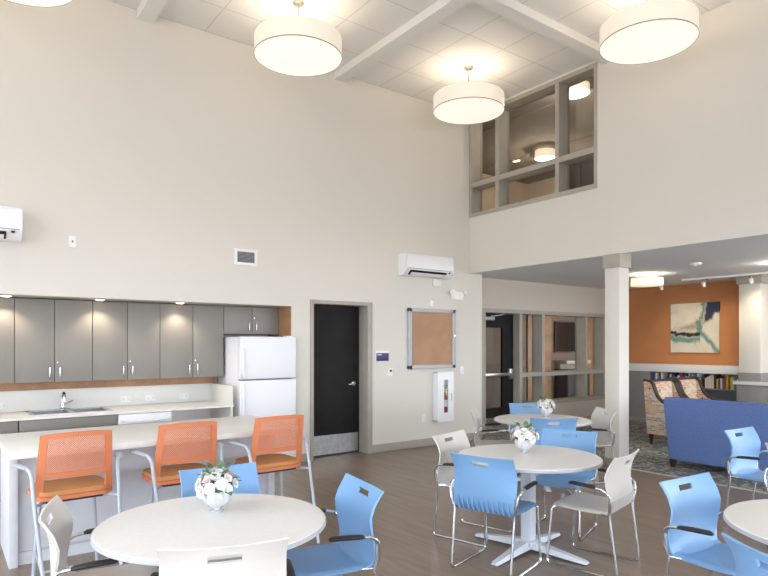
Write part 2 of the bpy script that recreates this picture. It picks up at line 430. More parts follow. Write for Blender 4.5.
# room behind the upper window
struct(B('wall_upper', 'uproom', [(13, 13.1, 0, 11, 3.05, 6.0), (7.24, 13.1, 10.9, 11, 3.05, 6.0), (7.24, 13.1, 0, .1, 3.05, 6.0)]))
struct(B('floor_upper', 'uproom', [(7.24, 13.1, 0, 11, 2.95, 3.05)]))
struct(B('ceiling_upper', 'upceil', [(7.24, 13.1, 0, 11, 5.95, 6.05)]))
struct(B('trim_3', 'frame', [(7.24, 7.3, 7.08, 11, 3.05, 6.0), (7.24, 7.3, 0, 4.7, 3.05, 6.0)]))
struct(B('trim_4', 'upceil', [(9.0, 9.05, .1, 10.9, 5.93, 5.955), (11.0, 11.05, .1, 10.9, 5.93, 5.955)]))

# column carrying the right wall
c = thing('column', 'white square column with grey cap under the edge of the high wall', 'column', (7.10, 4.485, 0))
MB().box(-.11, .11, -.105, .105, 0, 2.555, bev=.006).build('shaft', 'wall', c)
MB().box(-.13, .13, -.125, .125, 2.555, ZL, bev=.004).build('cap', 'frame', c)
MB().box(-.118, .118, -.113, .113, 0, .1, bev=.004).build('plinth', 'base', c)

# glazed wall at the back of the lounge with its door
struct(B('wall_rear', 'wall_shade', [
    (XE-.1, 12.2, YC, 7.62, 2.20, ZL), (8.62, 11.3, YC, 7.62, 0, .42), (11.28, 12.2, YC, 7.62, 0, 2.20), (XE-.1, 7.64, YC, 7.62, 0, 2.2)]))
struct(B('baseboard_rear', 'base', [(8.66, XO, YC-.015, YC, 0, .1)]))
mull = [(8.58, 8.66), (9.22, 9.30), (10.57, 10.65), (11.20, 11.28)]
w = struct(B('window_2', 'frame', [(a, b, YC-.012, 7.63, .42 if a > 8.6 else 0, 2.13) for a, b in mull] +
    [(7.60, 11.28, YC-.012, 7.63, 2.13, 2.20), (7.60, 7.70, YC-.012, 7.63, 0, 2.13)] +
    [(a, b, YC-.010, 7.63, z0, z1) for a, b in ((8.66, 9.22), (9.30, 10.57), (10.65, 11.20)) for z0, z1 in ((.42, .49), (.965, 1.045))]))
for a, b in ((8.66, 9.22), (9.30, 10.57), (10.65, 11.20)):
    for z0, z1 in ((.49, .965), (1.045, 2.13)):
        B('window_pane', 'glass', [(a, b, 7.585, 7.591, z0, z1)], w)
MB().box(8.675, 8.74, 7.575, 7.584, 1.28, 1.62).build('notice_sheet', 'whitepl', w)
d = struct(B('door_2', 'blackdoor', [(7.70, 7.83, 7.54, 7.585, .01, 2.12), (8.29, 8.58, 7.54, 7.585, .01, 2.12), (7.83, 8.29, 7.54, 7.585, .01, .42), (7.83, 8.29, 7.54, 7.585, 1.87, 2.12)]))
B('door_pane', 'glass', [(7.83, 8.29, 7.56, 7.566, .42, 1.87)], d)
B('kick_plate', 'steel', [(7.73, 8.55, 7.534, 7.541, .03, .25)], d)
MB().box(7.74, 8.50, 7.47, 7.505, .99, 1.05, bev=.006).box(8.42, 8.55, 7.48, 7.545, .93, 1.12, bev=.006).box(7.74, 7.8, 7.50, 7.545, .98, 1.06).build('panic_bar', 'steel', d)
MB().box(7.72, 8.02, 7.47, 7.54, 2.0, 2.06, bev=.008).tube([(7.9, 7.46, 2.065), (8.1, 7.42, 2.09), (8.25, 7.45, 2.12)], .01).build('door_closer', 'silver', d)
# room behind the glazed wall
struct(B('floor_rear', 'carpet', [(6.5, 15.6, 7.62, 10.1, -.1, 0)]))
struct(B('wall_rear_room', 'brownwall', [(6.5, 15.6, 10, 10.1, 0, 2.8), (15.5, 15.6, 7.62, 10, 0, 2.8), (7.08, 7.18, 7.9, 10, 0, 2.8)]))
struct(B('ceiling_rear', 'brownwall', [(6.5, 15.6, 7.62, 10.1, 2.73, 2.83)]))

# orange wall and the lounge's outer parts
struct(B('wall_far', 'orange_wall', [(XO, XO+.1, 4.06, 7.42, 0, ZL)]))
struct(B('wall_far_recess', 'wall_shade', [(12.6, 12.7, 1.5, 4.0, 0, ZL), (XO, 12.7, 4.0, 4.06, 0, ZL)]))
p = thing('pilaster', 'pale pilaster with grey cap at the end of the orange wall', 'column', (11.3, 4.535, 0))
MB().box(-.17, .398, -.17, .17, 1.08, 2.60, bev=.006).build('shaft', 'wall', p)
MB().box(-.20, .398, -.20, .20, 2.60, ZL, bev=.004).build('cap', 'frame', p)
MB().box(-.18, .398, -.18, .18, 0, 1.08, bev=.004).build('wainscot', 'bookcase', p)

# ------------------------------------------------------------------ door 1 (black, beside the fridge)
d = struct(B('door_1', 'blackdoor', [(4.075, 4.96, 7.29, 7.335, .012, 2.12)]))
struct(B('trim_5', 'frame', [(4.02, 4.075, YA-.016, 7.35, 0, 2.17), (4.96, 5.04, YA-.016, 7.35, 0, 2.17), (4.075, 4.96, YA-.016, 7.35, 2.118, 2.17)], bev=.003))
B('kick_plate', 'kick', [(4.10, 4.94, 7.283, 7.291, .02, .29)], d)
MB().lathe([(0, 0), (.032, 0), (.032, .012), (.014, .016), (.012, .05), (0, .05)], 20).xf(Matrix.Translation((4.86, 7.29, 1.0)) @ Matrix.Rotation(PI/2, 4, 'X')).tube([(4.86, 7.235, 1.0), (4.80, 7.23, 1.0), (4.74, 7.235, .995)], [.012, .011, .008], fil=.02).build('door_lever', 'chrome', d)
struct(B('wall_back_of_door', 'wall', [(4.0, 5.1, 7.36, 7.4, 0, 2.3)]))

# ------------------------------------------------------------------ kitchen
# panels lining the alcove
struct(B('trim_6', 'cabwood', [(AX0, 2.955, 7.70, 7.76, 1.055, AZ), (AX1-.012, AX1, YA+.012, 7.76, 0, AZ-.002), (AX0, 2.955, 7.45, 7.70, 1.156, 1.158)]))
def handle(parent, x, y, z0, z1):
    MB().tube([(x, y, z0), (x, y-.028, z0), (x, y-.028, z1), (x, y, z1)], .005, 8, fil=.008).build('door_handle', 'chrome', parent)
def upper(xa, xm, xb, z0, z1, label, left=False):
    t = thing('wall_cabinet', label, 'cabinet', ((xa+xb)/2, 7.76, z0), 0, 'grey cabinets over the kitchen counter'); cx = (xa+xb)/2
    MB().box(xa-cx+.001, xb-cx-.001, -.30, -.001 if z0 > 1.5 else -.062, 0, z1-z0, ).build('body', 'cab', t)
    for i, (a, b) in enumerate(((xa, xm), (xm, xb))):
        dd = MB().box(a-cx+.003, b-cx-.003, -.338, -.303, .003, z1-z0-.006, bev=.002).build('door', 'cab', t)
        hx = b-cx-.05 if i == 0 else a-cx+.05
        handle(dd, hx, -.338, .05, .165)
        if i == 1:
            MB().lathe([(0, 0), (.006, 0), (.006, .004), (0, .004)], 12).xf(Matrix.Translation((a-cx+.028, -.338, .215)) @ Matrix.Rotation(PI/2, 4, 'X')).build('lock', 'chrome', dd)
upper(-.09, .285, .662, 1.156, 2.062, 'grey wall cabinet at the far left, cut by the picture edge')
upper(.662, 1.036, 1.415, 1.156, 2.062, 'grey two-door wall cabinet above the sink')
upper(1.415, 1.789, 2.158, 1.156, 2.062, 'grey two-door wall cabinet above the dishwasher')
upper(2.158, 2.558, 2.955, 1.156, 2.062, 'grey two-door wall cabinet just left of the refrigerator')
upper(2.957, 3.347, 3.734, 1.70, 2.062, 'short grey cabinet above the white refrigerator')
for i, x in enumerate((.572, 1.46, 2.35)):
    t = thing('downlight', ('small round downlight over the leftmost kitchen cabinet', 'small round downlight above the cabinet over the sink', 'small round downlight above the cabinet beside the refrigerator')[i], 'light', (x, 7.27, AZ), 0, 'downlights under the alcove head')
    MB().lathe([(.05, -.001), (.066, -.001), (.066, -.004), (.05, -.006), (.05, -.001)], 24).build('trim_ring', 'whitepl', t)
    MB().lathe([(0, -.016), (.03, -.014), (.051, -.005), (.051, -.002), (0, -.002)], 24).build('lens', 'puck', t)
    L = bpy.data.lights.new('downlight_beam', 'SPOT'); L.energy = 12; L.spot_size = R(120); L.spot_blend = .6; L.color = (1, .82, .6); L.shadow_soft_size = .03
    o = bpy.data.objects.new('downlight_beam', L); COL.objects.link(o); o.location = (x, 7.27, AZ-.03)

# counter with backsplash
t = thing('kitchen_counter', 'long pale kitchen counter with backsplash along the alcove', 'counter', (0, 0, 0))
SX0, SX1, SY0, SY1 = .785, 1.555, 7.13, 7.62
mb = MB()
for b in ((AX0+.006, SX0, 6.95, 7.70), (SX1, 2.90, 6.95, 7.70), (SX0, SX1, 6.95, SY0), (SX0, SX1, SY1, 7.70)):
    mb.box(b[0], b[1], b[2], b[3], .812, .835)
mb.build('worktop', 'counter', t)
MB().box(AX0+.006, 2.90, 7.68, 7.699, .835, 1.06, bev=.003).build('backsplash', 'splash', t)
MB().box(2.88, 2.90, 6.98, 7.68, .835, 1.06, bev=.003).build('side_splash', 'splash', t)
MB().box(2.87, 2.90, 6.99, 7.69, 0, .812).build('end_panel', 'splash', t)
MB().box(2.165, 2.87, 7.62, 7.66, 0, .81).build('knee_panel', 'counter', t)

t = thing('sink', 'stainless double bowl sink set into the kitchen counter', 'sink', ((SX0+SX1)/2, (SY0+SY1)/2, .835))
hx, hy = (SX1-SX0)/2, (SY1-SY0)/2
mb = MB()
for a, b, c_, d_ in ((-hx-.012, hx+.012, -hy-.012, -hy+.03), (-hx-.012, hx+.012, hy-.085, hy+.012), (-hx-.012, -hx+.03, -hy, hy), (hx-.03, hx+.012, -hy, hy), (-.025, .025, -hy, hy)):
    mb.box(a, b, c_, d_, 0, .006)
mb.build('rim', 'steel', t)
for sx in (-1, 1):
    x0, x1 = sorted((sx*.025, sx*(hx-.03)))
    y0, y1 = -hy+.03, hy-.085
    mb = MB(); z = -.16
    V = [mb.bm.verts.new(p) for p in ((x0, y0, 0), (x1, y0, 0), (x1, y1, 0), (x0, y1, 0), (x0+.03, y0+.03, z), (x1-.03, y0+.03, z), (x1-.03, y1-.03, z), (x0+.03, y1-.03, z))]
    for q in ((0, 1, 5, 4), (1, 2, 6, 5), (2, 3, 7, 6), (3, 0, 4, 7), (4, 5, 6, 7)): mb.bm.faces.new([V[i] for i in q])
    mb.build('bowl', 'bowl', t)
f = thing('faucet', 'chrome gooseneck faucet behind the double sink', 'faucet', (1.14, 7.585, .841))
MB().lathe([(0, 0), (.03, 0), (.03, .012), (.02, .02), (.018, .07), (0, .07)], 20).build('base', 'chrome', f)
pts = [(0, 0, .06), (0, 0, .125)] + [(0, -.06+.06*math.cos(a), .125+.06*math.sin(a)) for a in [PI*k/10 for k in range(1, 10)]] + [(0, -.12, .10)]
MB().tube(pts, .015, 10).build('spout', 'chrome', f)
MB().tube([(.018, 0, .05), (.06, 0, .075), (.10, -.01, .095)], [.009, .008, .006]).build('lever', 'chrome', f)

def basecab(x0, x1, label, drawers, false_front=False):
    t = thing('base_cabinet', label, 'cabinet', ((x0+x1)/2, 7.3, 0), 0, 'grey base cabinets under the kitchen counter'); w2 = (x1-x0)/2
    if false_front:   # open box so that the bowls have room
        MB().box(-w2, -w2+.018, -.30, .35, .10, .81).box(w2-.018, w2, -.30, .35, .10, .81).box(-w2, w2, -.30, .35, .10, .118).box(-w2, w2, .335, .35, .1, .81).box(-w2, w2, -.30, -.285, .10, .81).build('body', 'cab', t)
    else:
        MB().box(-w2, w2, -.30, .35, .10, .81).build('body', 'cab', t)
    MB().box(-w2, w2, -.24, .30, 0, .10).build('toe_kick', 'black', t)
    if false_front: MB().box(-w2+.003, w2-.003, -.32, -.301, .70, .805, bev=.002).build('false_front', 'cab', t)
    else:
        dd = MB().box(-w2+.003, w2-.003, -.32, -.301, .70, .805, bev=.002).build('drawer', 'cab', t)
        MB().tube([(-.06, -.32, .75), (-.06, -.345, .75), (.06, -.345, .75), (.06, -.32, .75)], .005, 8, fil=.008).build('drawer_handle', 'chrome', dd)
    for a, b in ((-w2, 0), (0, w2)) if x1-x0 > .6 else ((-w2, w2),):
        dd = MB().box(a+.003, b-.003, -.32, -.301, .105, .695, bev=.002).build('door', 'cab', t)
        handle(dd, b-.05 if a < -.01 else a+.05, -.32, .53, .65)
basecab(-.08, .655, 'grey base cabinet with drawer at the far left of the counter', True)
basecab(.66, 1.575, 'grey sink cabinet with a wide plain front below the sink', False, True)
t = thing('dishwasher', 'white dishwasher beside the sink cabinet', 'dishwasher', (1.87, 7.3, 0))
MB().box(-.285, .285, -.30, .33, .0, .808).build('tub', 'white', t)
MB().box(-.285, .285, -.335, -.301, .10, .69, bev=.006).build('door', 'white', t)
MB().box(-.285, .285, -.345, -.301, .695, .806, bev=.012).build('control_panel', 'white', t)
MB().tube([(-.26, -.347, .745), (-.2, -.362, .728), (0, -.366, .722), (.2, -.362, .728), (.26, -.347, .745)], .013, 10).build('door_handle', 'white', t)

# refrigerator
t = thing('refrigerator', 'white top-freezer refrigerator in the alcove corner', 'refrigerator', (3.352, 7.36, 0))
MB().box(-.366, .366, -.32, .34, .04, 1.66, bev=.006).build('cabinet', 'fridge', t)
for nm, z0, z1 in (('freezer_door', 1.135, 1.665), ('fridge_door', .06, 1.12)):
    dd = MB().box(-.368, .405, -.39, -.325, z0, z1, bev=.014, seg=3).build(nm, 'fridge', t)
    hz = (z0+.03, z0+.38) if nm == 'freezer_door' else (z1-.62, z1-.03)
    MB().box(-.352, -.318, -.425, -.389, hz[0], hz[1], bev=.010, seg=3).build('door_handle', 'white', dd)
MB().box(-.36, .36, -.327, -.319, .06, 1.66).build('gasket', 'gasket', t)
MB().box(-.35, .35, -.30, .3, 0, .06).build('grille', 'black', t)
MB().box(.27, .36, -.37, -.28, 1.665, 1.68, bev=.004).build('hinge_cover', 'white', t)
# outlets on the backsplash
def plate(name, label, cat, x, y, z, w_, h_, group=None, kind='outlet', mat_='whitepl'):
    t = thing(name, label, cat, (x, y, z), 0, group)
    MB().box(-w_/2, w_/2, -.007, 0, -h_/2, h_/2, bev=.003).build('cover_plate', mat_, t)
    if kind == 'outlet':
        for s_ in (-1, 1):
            k = MB().box(-.016, .016, -.010, -.006, s_*.02-.014, s_*.02+.014, bev=.003) if h_ > w_ else MB().box(s_*.03-.016, s_*.03+.016, -.010, -.006, -.02, .02, bev=.003)
            k.build('socket', 'ledge', t)
    elif kind == 'switch':
        MB().box(-.012, .012, -.014, -.006, -.025, .025, bev=.003).build('rocker', 'ledge', t)
    elif kind == 'phone':
        MB().box(-.008, .008, -.010, -.006, -.010, .014, bev=.002).build('jack', 'gasket', t)
    return t
for x, lab in ((.56, 'white double outlet on the backsplash left of the sink'), (1.83, 'white double outlet on the backsplash just right of the sink'), (2.12, 'white double outlet in the middle of the three right of the sink'), (2.53, 'white double outlet on the backsplash nearest the refrigerator')):
    plate('outlet', lab, 'outlet', x, 7.68, .91, .115, .075, 'outlets on the backsplash')

# island
t = thing('kitchen_island', 'long white-topped kitchen island with pale grey base', 'island', (1.45, 5.1, 0))
MB().box(.37-1.45, 2.53-1.45, 4.59-5.1, 5.63-5.1, .815, .86, bev=.005).build('countertop', 'counter', t)
MB().box(.45-1.45, 2.42-1.45, 4.99-5.1, 5.60-5.1, .08, .815).build('base', 'islandbase', t)
MB().box(.435-1.45, 2.435-1.45, 4.975-5.1, 5.61-5.1, 0, .09).build('toe_board', 'islandbase', t)
for x in (.405, 2.385):
    MB().box(x-1.45, x+.055-1.45, 4.93-5.1, 5.615-5.1, 0, .815, bev=.003).build('end_panel', 'islandbase', t)

# ------------------------------------------------------------------ stools (local +x faces the counter)
def make_stool():
    t = thing('counter_stool', '', 'stool')
    # back: frame of two posts, top rail, lower rail; perforated mesh between
    def bx(z): return -.10+.085*((1.0-z)/.43)**1.1     # lean
    def hw(z): return .215+.022*(1.0-z)/.43
    def curve(y, z): return -.035*(1-(y/hw(z))**2)           # back bows away from the sitter
    zs = [.565, .60, .66, .705, .738, .79, .84, .89, .94, .972, 1.0]
    us = [-1, -.80, -.6, -.3, 0, .3, .6, .80, 1]
    f = lambda u, z: (bx(z)+curve(u*hw(z), z), u*hw(z), z + (.0 if z < .97 else -.012*abs(u)**3))
    MB().surf(f, us, zs, .018, hole=lambda u, z: (abs(u) < .80 and (.738 < z < .972)) or (abs(u) < .80 and z < .705) ).build('back_frame', 'orange', t)
    MB().surf(lambda u, z: (bx(z)+curve(u*hw(z), z)+.006, u*hw(z), z), [-.87, -.6, -.3, 0, .3, .6, .87], [.73, .78, .84, .89, .94, .98], .003).build('back_mesh', 'mesh', t)
    # seat: shell and cushion
    def seat(x0, x1, w0, r, z0, z1):
        n = 10; poly = []
        for cx, cy, a0 in ((x1-r, w0-r, 0), (x0+r, w0-r, PI/2), (x0+r, -w0+r, PI), (x1-r, -w0+r, 1.5*PI)):
            for k in range(n+1): poly.append((cx+r*math.cos(a0+PI/2*k/n), cy+r*math.sin(a0+PI/2*k/n)))
        return poly
    mb = MB().prism(seat(-.085, .335, .232, .09, 0, 0), 2, .565, .590)
    bmesh.ops.bevel(mb.bm, geom=[e for e in mb.bm.edges if abs(e.verts[0].co.z-e.verts[1].co.z) < 1e-6], offset=.01, segments=2, affect='EDGES')
    mb.build('seat_shell', 'orange', t)
    mb = MB().prism(seat(-.07, .325, .222, .085, 0, 0), 2, .592, .620)
    bmesh.ops.bevel(mb.bm, geom=[e for e in mb.bm.edges if abs(e.verts[0].co.z-e.verts[1].co.z) < 1e-6 and e.verts[0].co.z > .61], offset=.014, segments=3, affect='EDGES')
    mb.build('cushion', 'tan', t)
    MB().box(-.05, .29, -.17, .17, .543, .565, bev=.004).build('seat_pan', 'black', t)
    for s_ in (-1, 1):
        MB().tube([(.20, s_*.165, .555), (.24, s_*.200, .02), (.24, s_*.200, 0)], .0125, 10).build('leg', 'silver', t)
        MB().tube([(-.33, s_*.212, 0), (-.24, s_*.232, .25), (-.12, s_*.252, .60), (-.075, s_*.256, .735), (-.04, s_*.268, .775), (.03, s_*.300, .787)], .0125, 10, fil=.04).build('leg', 'silver', t)
        MB().tube([(-.02, s_*.275, .777), (.03, s_*.302, .787), (.13, s_*.318, .787), (.16, s_*.315, .782)], [.02, .024, .024, .016], 12, flat=.55).build('armrest', 'silver', t)
        MB().tube([(-.133, s_*.25, .555), (-.02, s_*.17, .552), (.2, s_*.165, .55)], .011, 8).build('side_rail', 'silver', t)
        MB().tube([(-.27, s_*.226, .17), (.228, s_*.19, .17)], .009, 8).build('side_stretcher', 'silver', t)
    MB().tube([(.228, -.187, .18), (.228, .187, .18)], .010, 8).build('footrest', 'silver', t)
    MB().tube([(-.265, -.227, .18), (-.265, .227, .18)], .009, 8).build('footrest', 'silver', t)
    return t
st = make_stool()
spots = [(.735, 4.45, 92, 'orange mesh-back stool at the left end of the island'), (1.475, 4.47, 91, 'orange mesh-back stool at the middle of the island'), (2.20, 4.45, 91, 'orange mesh-back stool at the right end of the island')]
for i, (x, y, a, lab) in enumerate(spots):
    if i == 0:
        st.location = (x, y, 0); st.rotation_euler = (0, 0, R(a)); st['label'] = lab; st['group'] = 'orange stools at the island'
    else: dup(st, (x, y, 0), R(a), lab)

# ------------------------------------------------------------------ tables
def make_table(x, y, label):
    t = thing('round_table', label, 'table', (x, y, 0), R(10), 'white round dining tables')
    MB().lathe([(0, .690), (.522, .690), (.533, .697), (.535, .712), (.530, .7195), (.525, .72), (0, .72)], 72).build('tabletop', 'tabletop', t)
    MB().lathe([(.5345, .696), (.5375, .698), (.5375, .714), (.5345, .716)], 72).build('edge_band', 'tableedge', t)
    MB().box(-.045, .045, -.045, .045, .06, .672, bev=.014, seg=3).build('post', 'tablebase', t)
    MB().box(-.24, .24, -.035, .035, .668, .689, bev=.004).box(-.035, .035, -.24, .24, .667, .6885, bev=.004).build('top_bracket', 'tablebase', t)
    MB().box(-.07, .07, -.07, .07, .045, .085, bev=.012, seg=3).build('hub', 'tablebase', t)
    for k in range(4):
        mb = MB(); vs = []
        for r, w, z0, z1 in ((.03, .05, .028, .085), (.25, .038, .018, .055), (.455, .030, .008, .028), (.475, .024, .008, .022)):
            vs.append([mb.bm.verts.new((r, -w, z0)), mb.bm.verts.new((r, w, z0)), mb.bm.verts.new((r, w*.7, z1)), mb.bm.verts.new((r, -w*.7, z1))])
        for A, C in zip(vs, vs[1:]):
            for i in range(4): mb.bm.faces.new((A[i], A[(i+1) % 4], C[(i+1) % 4], C[i]))
        mb.bm.faces.new(vs[0]); mb.bm.faces.new(vs[-1])
        mb.xf(Matrix.Rotation(k*PI/2, 4, 'Z'))
        ft = mb.build('foot', 'tablebase', t, ang=50)
        MB().lathe([(0, 0), (.018, 0), (.018, .012), (0, .012)], 14, c=(.44*math.cos(k*PI/2), .44*math.sin(k*PI/2), 0)).build('glide', 'black', ft)
    return t
T1 = (1.075, 2.82); T2 = (3.63, 3.04); T3 = (5.53, 4.43); T4 = (3.415, .935); T5 = (5.95, 1.45)
tb = make_table(*T1, 'white round table in the foreground left, in front of the stools')
tb.rotation_euler = (0, 0, R(62))
dup(tb, (*T2, 0), R(10), 'white round table in the middle of the room with flowers, blue chair before it')
dup(tb, (*T3, 0), R(47), 'white round table farthest back, near the glazed wall')
dup(tb, (*T4, 0), R(20), 'white round table cut by the right picture edge')

# ------------------------------------------------------------------ chairs (local +x is where the sitter faces)
def make_chair(color, matname):
    t = thing('dining_chair', '', 'chair')
    prof = [(-.150, .420), (-.185, .436), (-.207, .472), (-.219, .52), (-.226, .58), (-.231, .63), (-.236, .68), (-.243, .730), (-.246, .744), (-.254, .774), (-.259, .790), (-.267, .806)]
    hws = [.212, .222, .230, .236, .239, .240, .240, .238, .237, .238, .239, .242]
    us = [-1, -.9, -.75, -.55, -.27, -.15, 0, .15, .27, .55, .75, .9, 1]
    def f(u, j):
        x, z = prof[int(j)]; w = hws[int(j)]; k = min(1, max(0, (z-.46)/.2)); q = min(1, max(0, (z-.70)/.1))
        x2 = x + .060*k*(1-.55*q)*abs(u)**2.2 - .006*q*abs(u)**2      # wraps forward mid-way, flares back at the top corners
        z2 = z + .006*q*(abs(u)**2.2)
        return (x2, u*w, z2)
    mb = MB().surf(f, us, list(range(len(prof))), -.011, hole=lambda u, j: abs(u) < .27 and 8 < j < 9)
    # vertical ribs at the bend behind the seat
    for k in range(11):
        y = -.19+.038*k
        mb.prism([(-.150, .410), (-.140, .416), (-.180, .434), (-.203, .472), (-.213, .515), (-.222, .520), (-.219, .470), (-.196, .426)], 1, y-.007, y+.007)
    mb.build('backrest', matname, t)
    sp = [(-.165, .432), (-.15, .428), (-.13, .430), (-.06, .432), (.02, .431), (.10, .436), (.16, .440), (.20, .438), (.222, .430), (.236, .415)]
    sw = [.197, .205, .213, .220, .224, .226, .224, .220, .213, .200]
    su = [-1, -.93, -.8, -.5, 0, .5, .8, .93, 1]
    def g(u, j):
        x, z = sp[int(j)]; w = sw[int(j)]
        return (x - .02*(abs(u)**4 if j > 6 else 0), u*w, z+.012*abs(u)**2.5 - .016*max(0, abs(u)-.9)*10)
    MB().surf(g, su, list(range(len(sp))), .010).build('seat', matname, t)
    for s_ in (-1, 1):
        y = s_*.222
        MB().tube([(-.206, s_*.243, .55), (-.203, s_*.240, .50), (-.196, s_*.228, .42), (-.25, y, .0095), (.25, y, .0095), (.214, s_*.212, .415), (.18, s_*.18, .418)], .0092, 10, fil=.04).build('sled_leg', 'chrome', t)
        a = MB().tube([(-.203, s_*.236, .44), (-.214, s_*.249, .50), (-.205, s_*.262, .57), (-.165, s_*.268, .598), (-.09, s_*.268, .608), (.0, s_*.268, .614)], .0085, 10, fil=.05).build('arm', 'chrome', t)
        MB().tube([(-.12, s_*.268, .605), (-.105, s_*.268, .609), (-.04, s_*.268, .615), (.045, s_*.268, .620), (.065, s_*.268, .617)], [.012, .019, .021, .020, .012], 12, flat=.62).build('arm_pad', 'black', a)
    MB().tube([(-.197, -.226, .424), (-.10, -.19, .420), (-.10, .19, .420), (-.197, .226, .424)], .008, 8, fil=.04).build('cross_bar', 'chrome', t)
    MB().tube([(.19, -.19, .412), (.19, .19, .412)], .008, 8).build('cross_bar', 'chrome', t)
    return t
protos = {}
def chair(color, bx, by, ang, label, sled=None):
    """bx, by: middle of the top edge of the back; ang: facing direction"""
    a = R(ang); m = 'blue' if color == 'blue' else 'cream'
    loc = (bx+.265*math.cos(a), by+.265*math.sin(a), 0) if sled is None else (*sled, 0)
    if color not in protos:
        t = protos[color] = make_chair(color, m); t.location = loc; t.rotation_euler = (0, 0, a); t['label'] = label; t['group'] = color+' plastic dining chairs'
        return t
    return dup(protos[color], loc, a, label)
chair('white', .395, 3.17, -15.5, 'off-white chair at the left side of the foreground table')
chair('white', .87, 2.17, 70, 'off-white chair with its back to the camera at the near edge of the foreground table')
chair('blue', 1.40, 3.62, -94, 'blue chair behind the foreground table, backed by the orange stools')
chair('blue', 1.905, 2.715, 170, 'blue chair at the right side of the foreground table')
chair('blue', 0, 0, 16, 'blue chair seen from behind at the near left of the middle table', (3.185, 2.95))
chair('white', 0, 0, -75, 'off-white chair at the far left of the middle table', (3.555, 3.55))
chair('blue', 4.49, 3.29, 200, 'light blue chair facing us across the far right of the middle table')
chair('white', 0, 0, 103, 'off-white chair drawn up at the right front of the middle table', (3.78, 2.575))
chair('blue', 6.09, 5.12, -126, 'blue chair behind the farthest table, against the glazed wall')
chair('blue', 5.04, 3.88, 52, 'dark-looking blue chair at the near side of the farthest table, back towards us')
chair('white', 4.97, 5.01, -50, 'off-white chair at the left of the farthest table by the kitchen wall end')
chair('white', 6.28, 4.08, 150, 'off-white chair at the right of the farthest table in front of the column')
chair('blue', 3.41, 1.75, -94, 'large blue chair at the far side of the table on the right edge')
chair('blue', 5.76, 2.46, -94, 'blue chair in front of the blue sofa')
chair('blue', 2.40, .918, -24, 'blue chair cut by the bottom right corner of the picture')
chair('white', 5.06, 1.72, 0, 'off-white chair barely showing at the right picture edge')

# ------------------------------------------------------------------ flowers
def petal_flower(mb, c, nrm, r, seed):
    rnd = random.Random(seed); z = Vector(nrm).normalized()
    x = z.orthogonal().normalized(); y = z.cross(x)
    for ring, (n, rr, tilt) in enumerate(((7, 1.0, .25), (5, .72, .75), (3, .42, 1.2))):
        for k in range(n):
            a = 2*PI*(k+.5*ring)/n + rnd.uniform(-.15, .15)
            d = (x*math.cos(a)+y*math.sin(a)); out = (d*math.cos(tilt)+z*math.sin(tilt)); sd = d.cross(z)
            L = r*rr; rows = []
            for (q, w, lift) in ((.05, .10, 0), (.35, .36, .04), (.7, .46, .02), (1.0, .22, -.08)):
                p = Vector(c)+out*L*q+z*L*lift
                rows.append((p-sd*L*w+z*L*.10*w, p, p+sd*L*w+z*L*.10*w))
            V = [[mb.bm.verts.new(p) for p in row] for row in rows]
            for A, C in zip(V, V[1:]):
                for i in range(2): mb.bm.faces.new((A[i], A[i+1], C[i+1], C[i]))
    mb.ball(c, r*.22, 1)
def make_flowers():
    t = thing('flower_arrangement', '', 'flowers')
    t.scale = (1.1, 1.1, 1.1)
    MB().lathe([(0, .001), (.030, .001), (.032, .006), (.014, .012), (.013, .017), (.038, .028), (.062, .052), (.068, .075), (.063, .098), (.060, .104), (.057, .100), (.060, .075), (.054, .054), (.02, .034), (0, .030)], 48, wave=.04, nw=12).build('vase', 'vase', t)
    rnd = random.Random(3); C0 = Vector((0, 0, .118)); k = 0
    MB().ball((0, 0, .125), .07, 3, (1, 1, .8)).build('foliage', 'foliage', t)
    for i in range(26):
        ph = i*2.39996; el = .05+1.70*((i+.5)/26)**.75; el = PI/2-el
        d = Vector((math.cos(ph)*math.cos(el), math.sin(ph)*math.cos(el), math.sin(el)*.80))
        c = C0+d*rnd.uniform(.076, .092)
        mb = MB(); petal_flower(mb, c, d+Vector((0, 0, .15)), rnd.uniform(.024, .032), i)
        mb.build('blossom', 'pink' if i in (5, 12, 19) else 'petal', t, flip=False)
    for i in range(26):
        ph = i*2.39996+.9; el = rnd.uniform(-.2, 1.2); L = rnd.uniform(.035, .055)
        d = Vector((math.cos(ph)*math.cos(el), math.sin(ph)*math.cos(el), math.sin(el)*.9)); sd = d.cross(Vector((0, 0, 1))).normalized(); up = sd.cross(d)
        b = C0+d*(.070 if i > 5 else .088); mb = MB(); V = []
        for q, w in ((0, .06), (.3, .30), (.6, .30), (.85, .16), (1, .02)):
            p = b+d*L*q - up*L*.25*q*q
            V.append([mb.bm.verts.new(p-sd*L*w+up*L*.05), mb.bm.verts.new(p), mb.bm.verts.new(p+sd*L*w+up*L*.05)])
        for A, Cc in zip(V, V[1:]):
            for j in range(2): mb.bm.faces.new((A[j], A[j+1], Cc[j+1], Cc[j]))
        mb.build('leaf', 'leaf', t, flip=False)
    mb = MB()
    for i in range(9):
        a = i*.7; mb.tube([(.02*math.cos(a*2), .02*math.sin(a*2), .045), (.045*math.cos(a), .045*math.sin(a), .115)], .0025, 6)
    mb.build('stems', 'gold', t)
    return t
fl = make_flowers()
fl.location = (1.145, 2.97, .72); fl['label'] = 'white flowers in a footed glass bowl on the foreground table'; fl['group'] = 'white flower centrepieces'
dup(fl, (3.69, 3.13, .72), 1.1, 'white and pink flowers in a bowl on the middle table')
dup(fl, (5.71, 4.52, .72), 2.6, 'white flowers in a bowl on the farthest table')

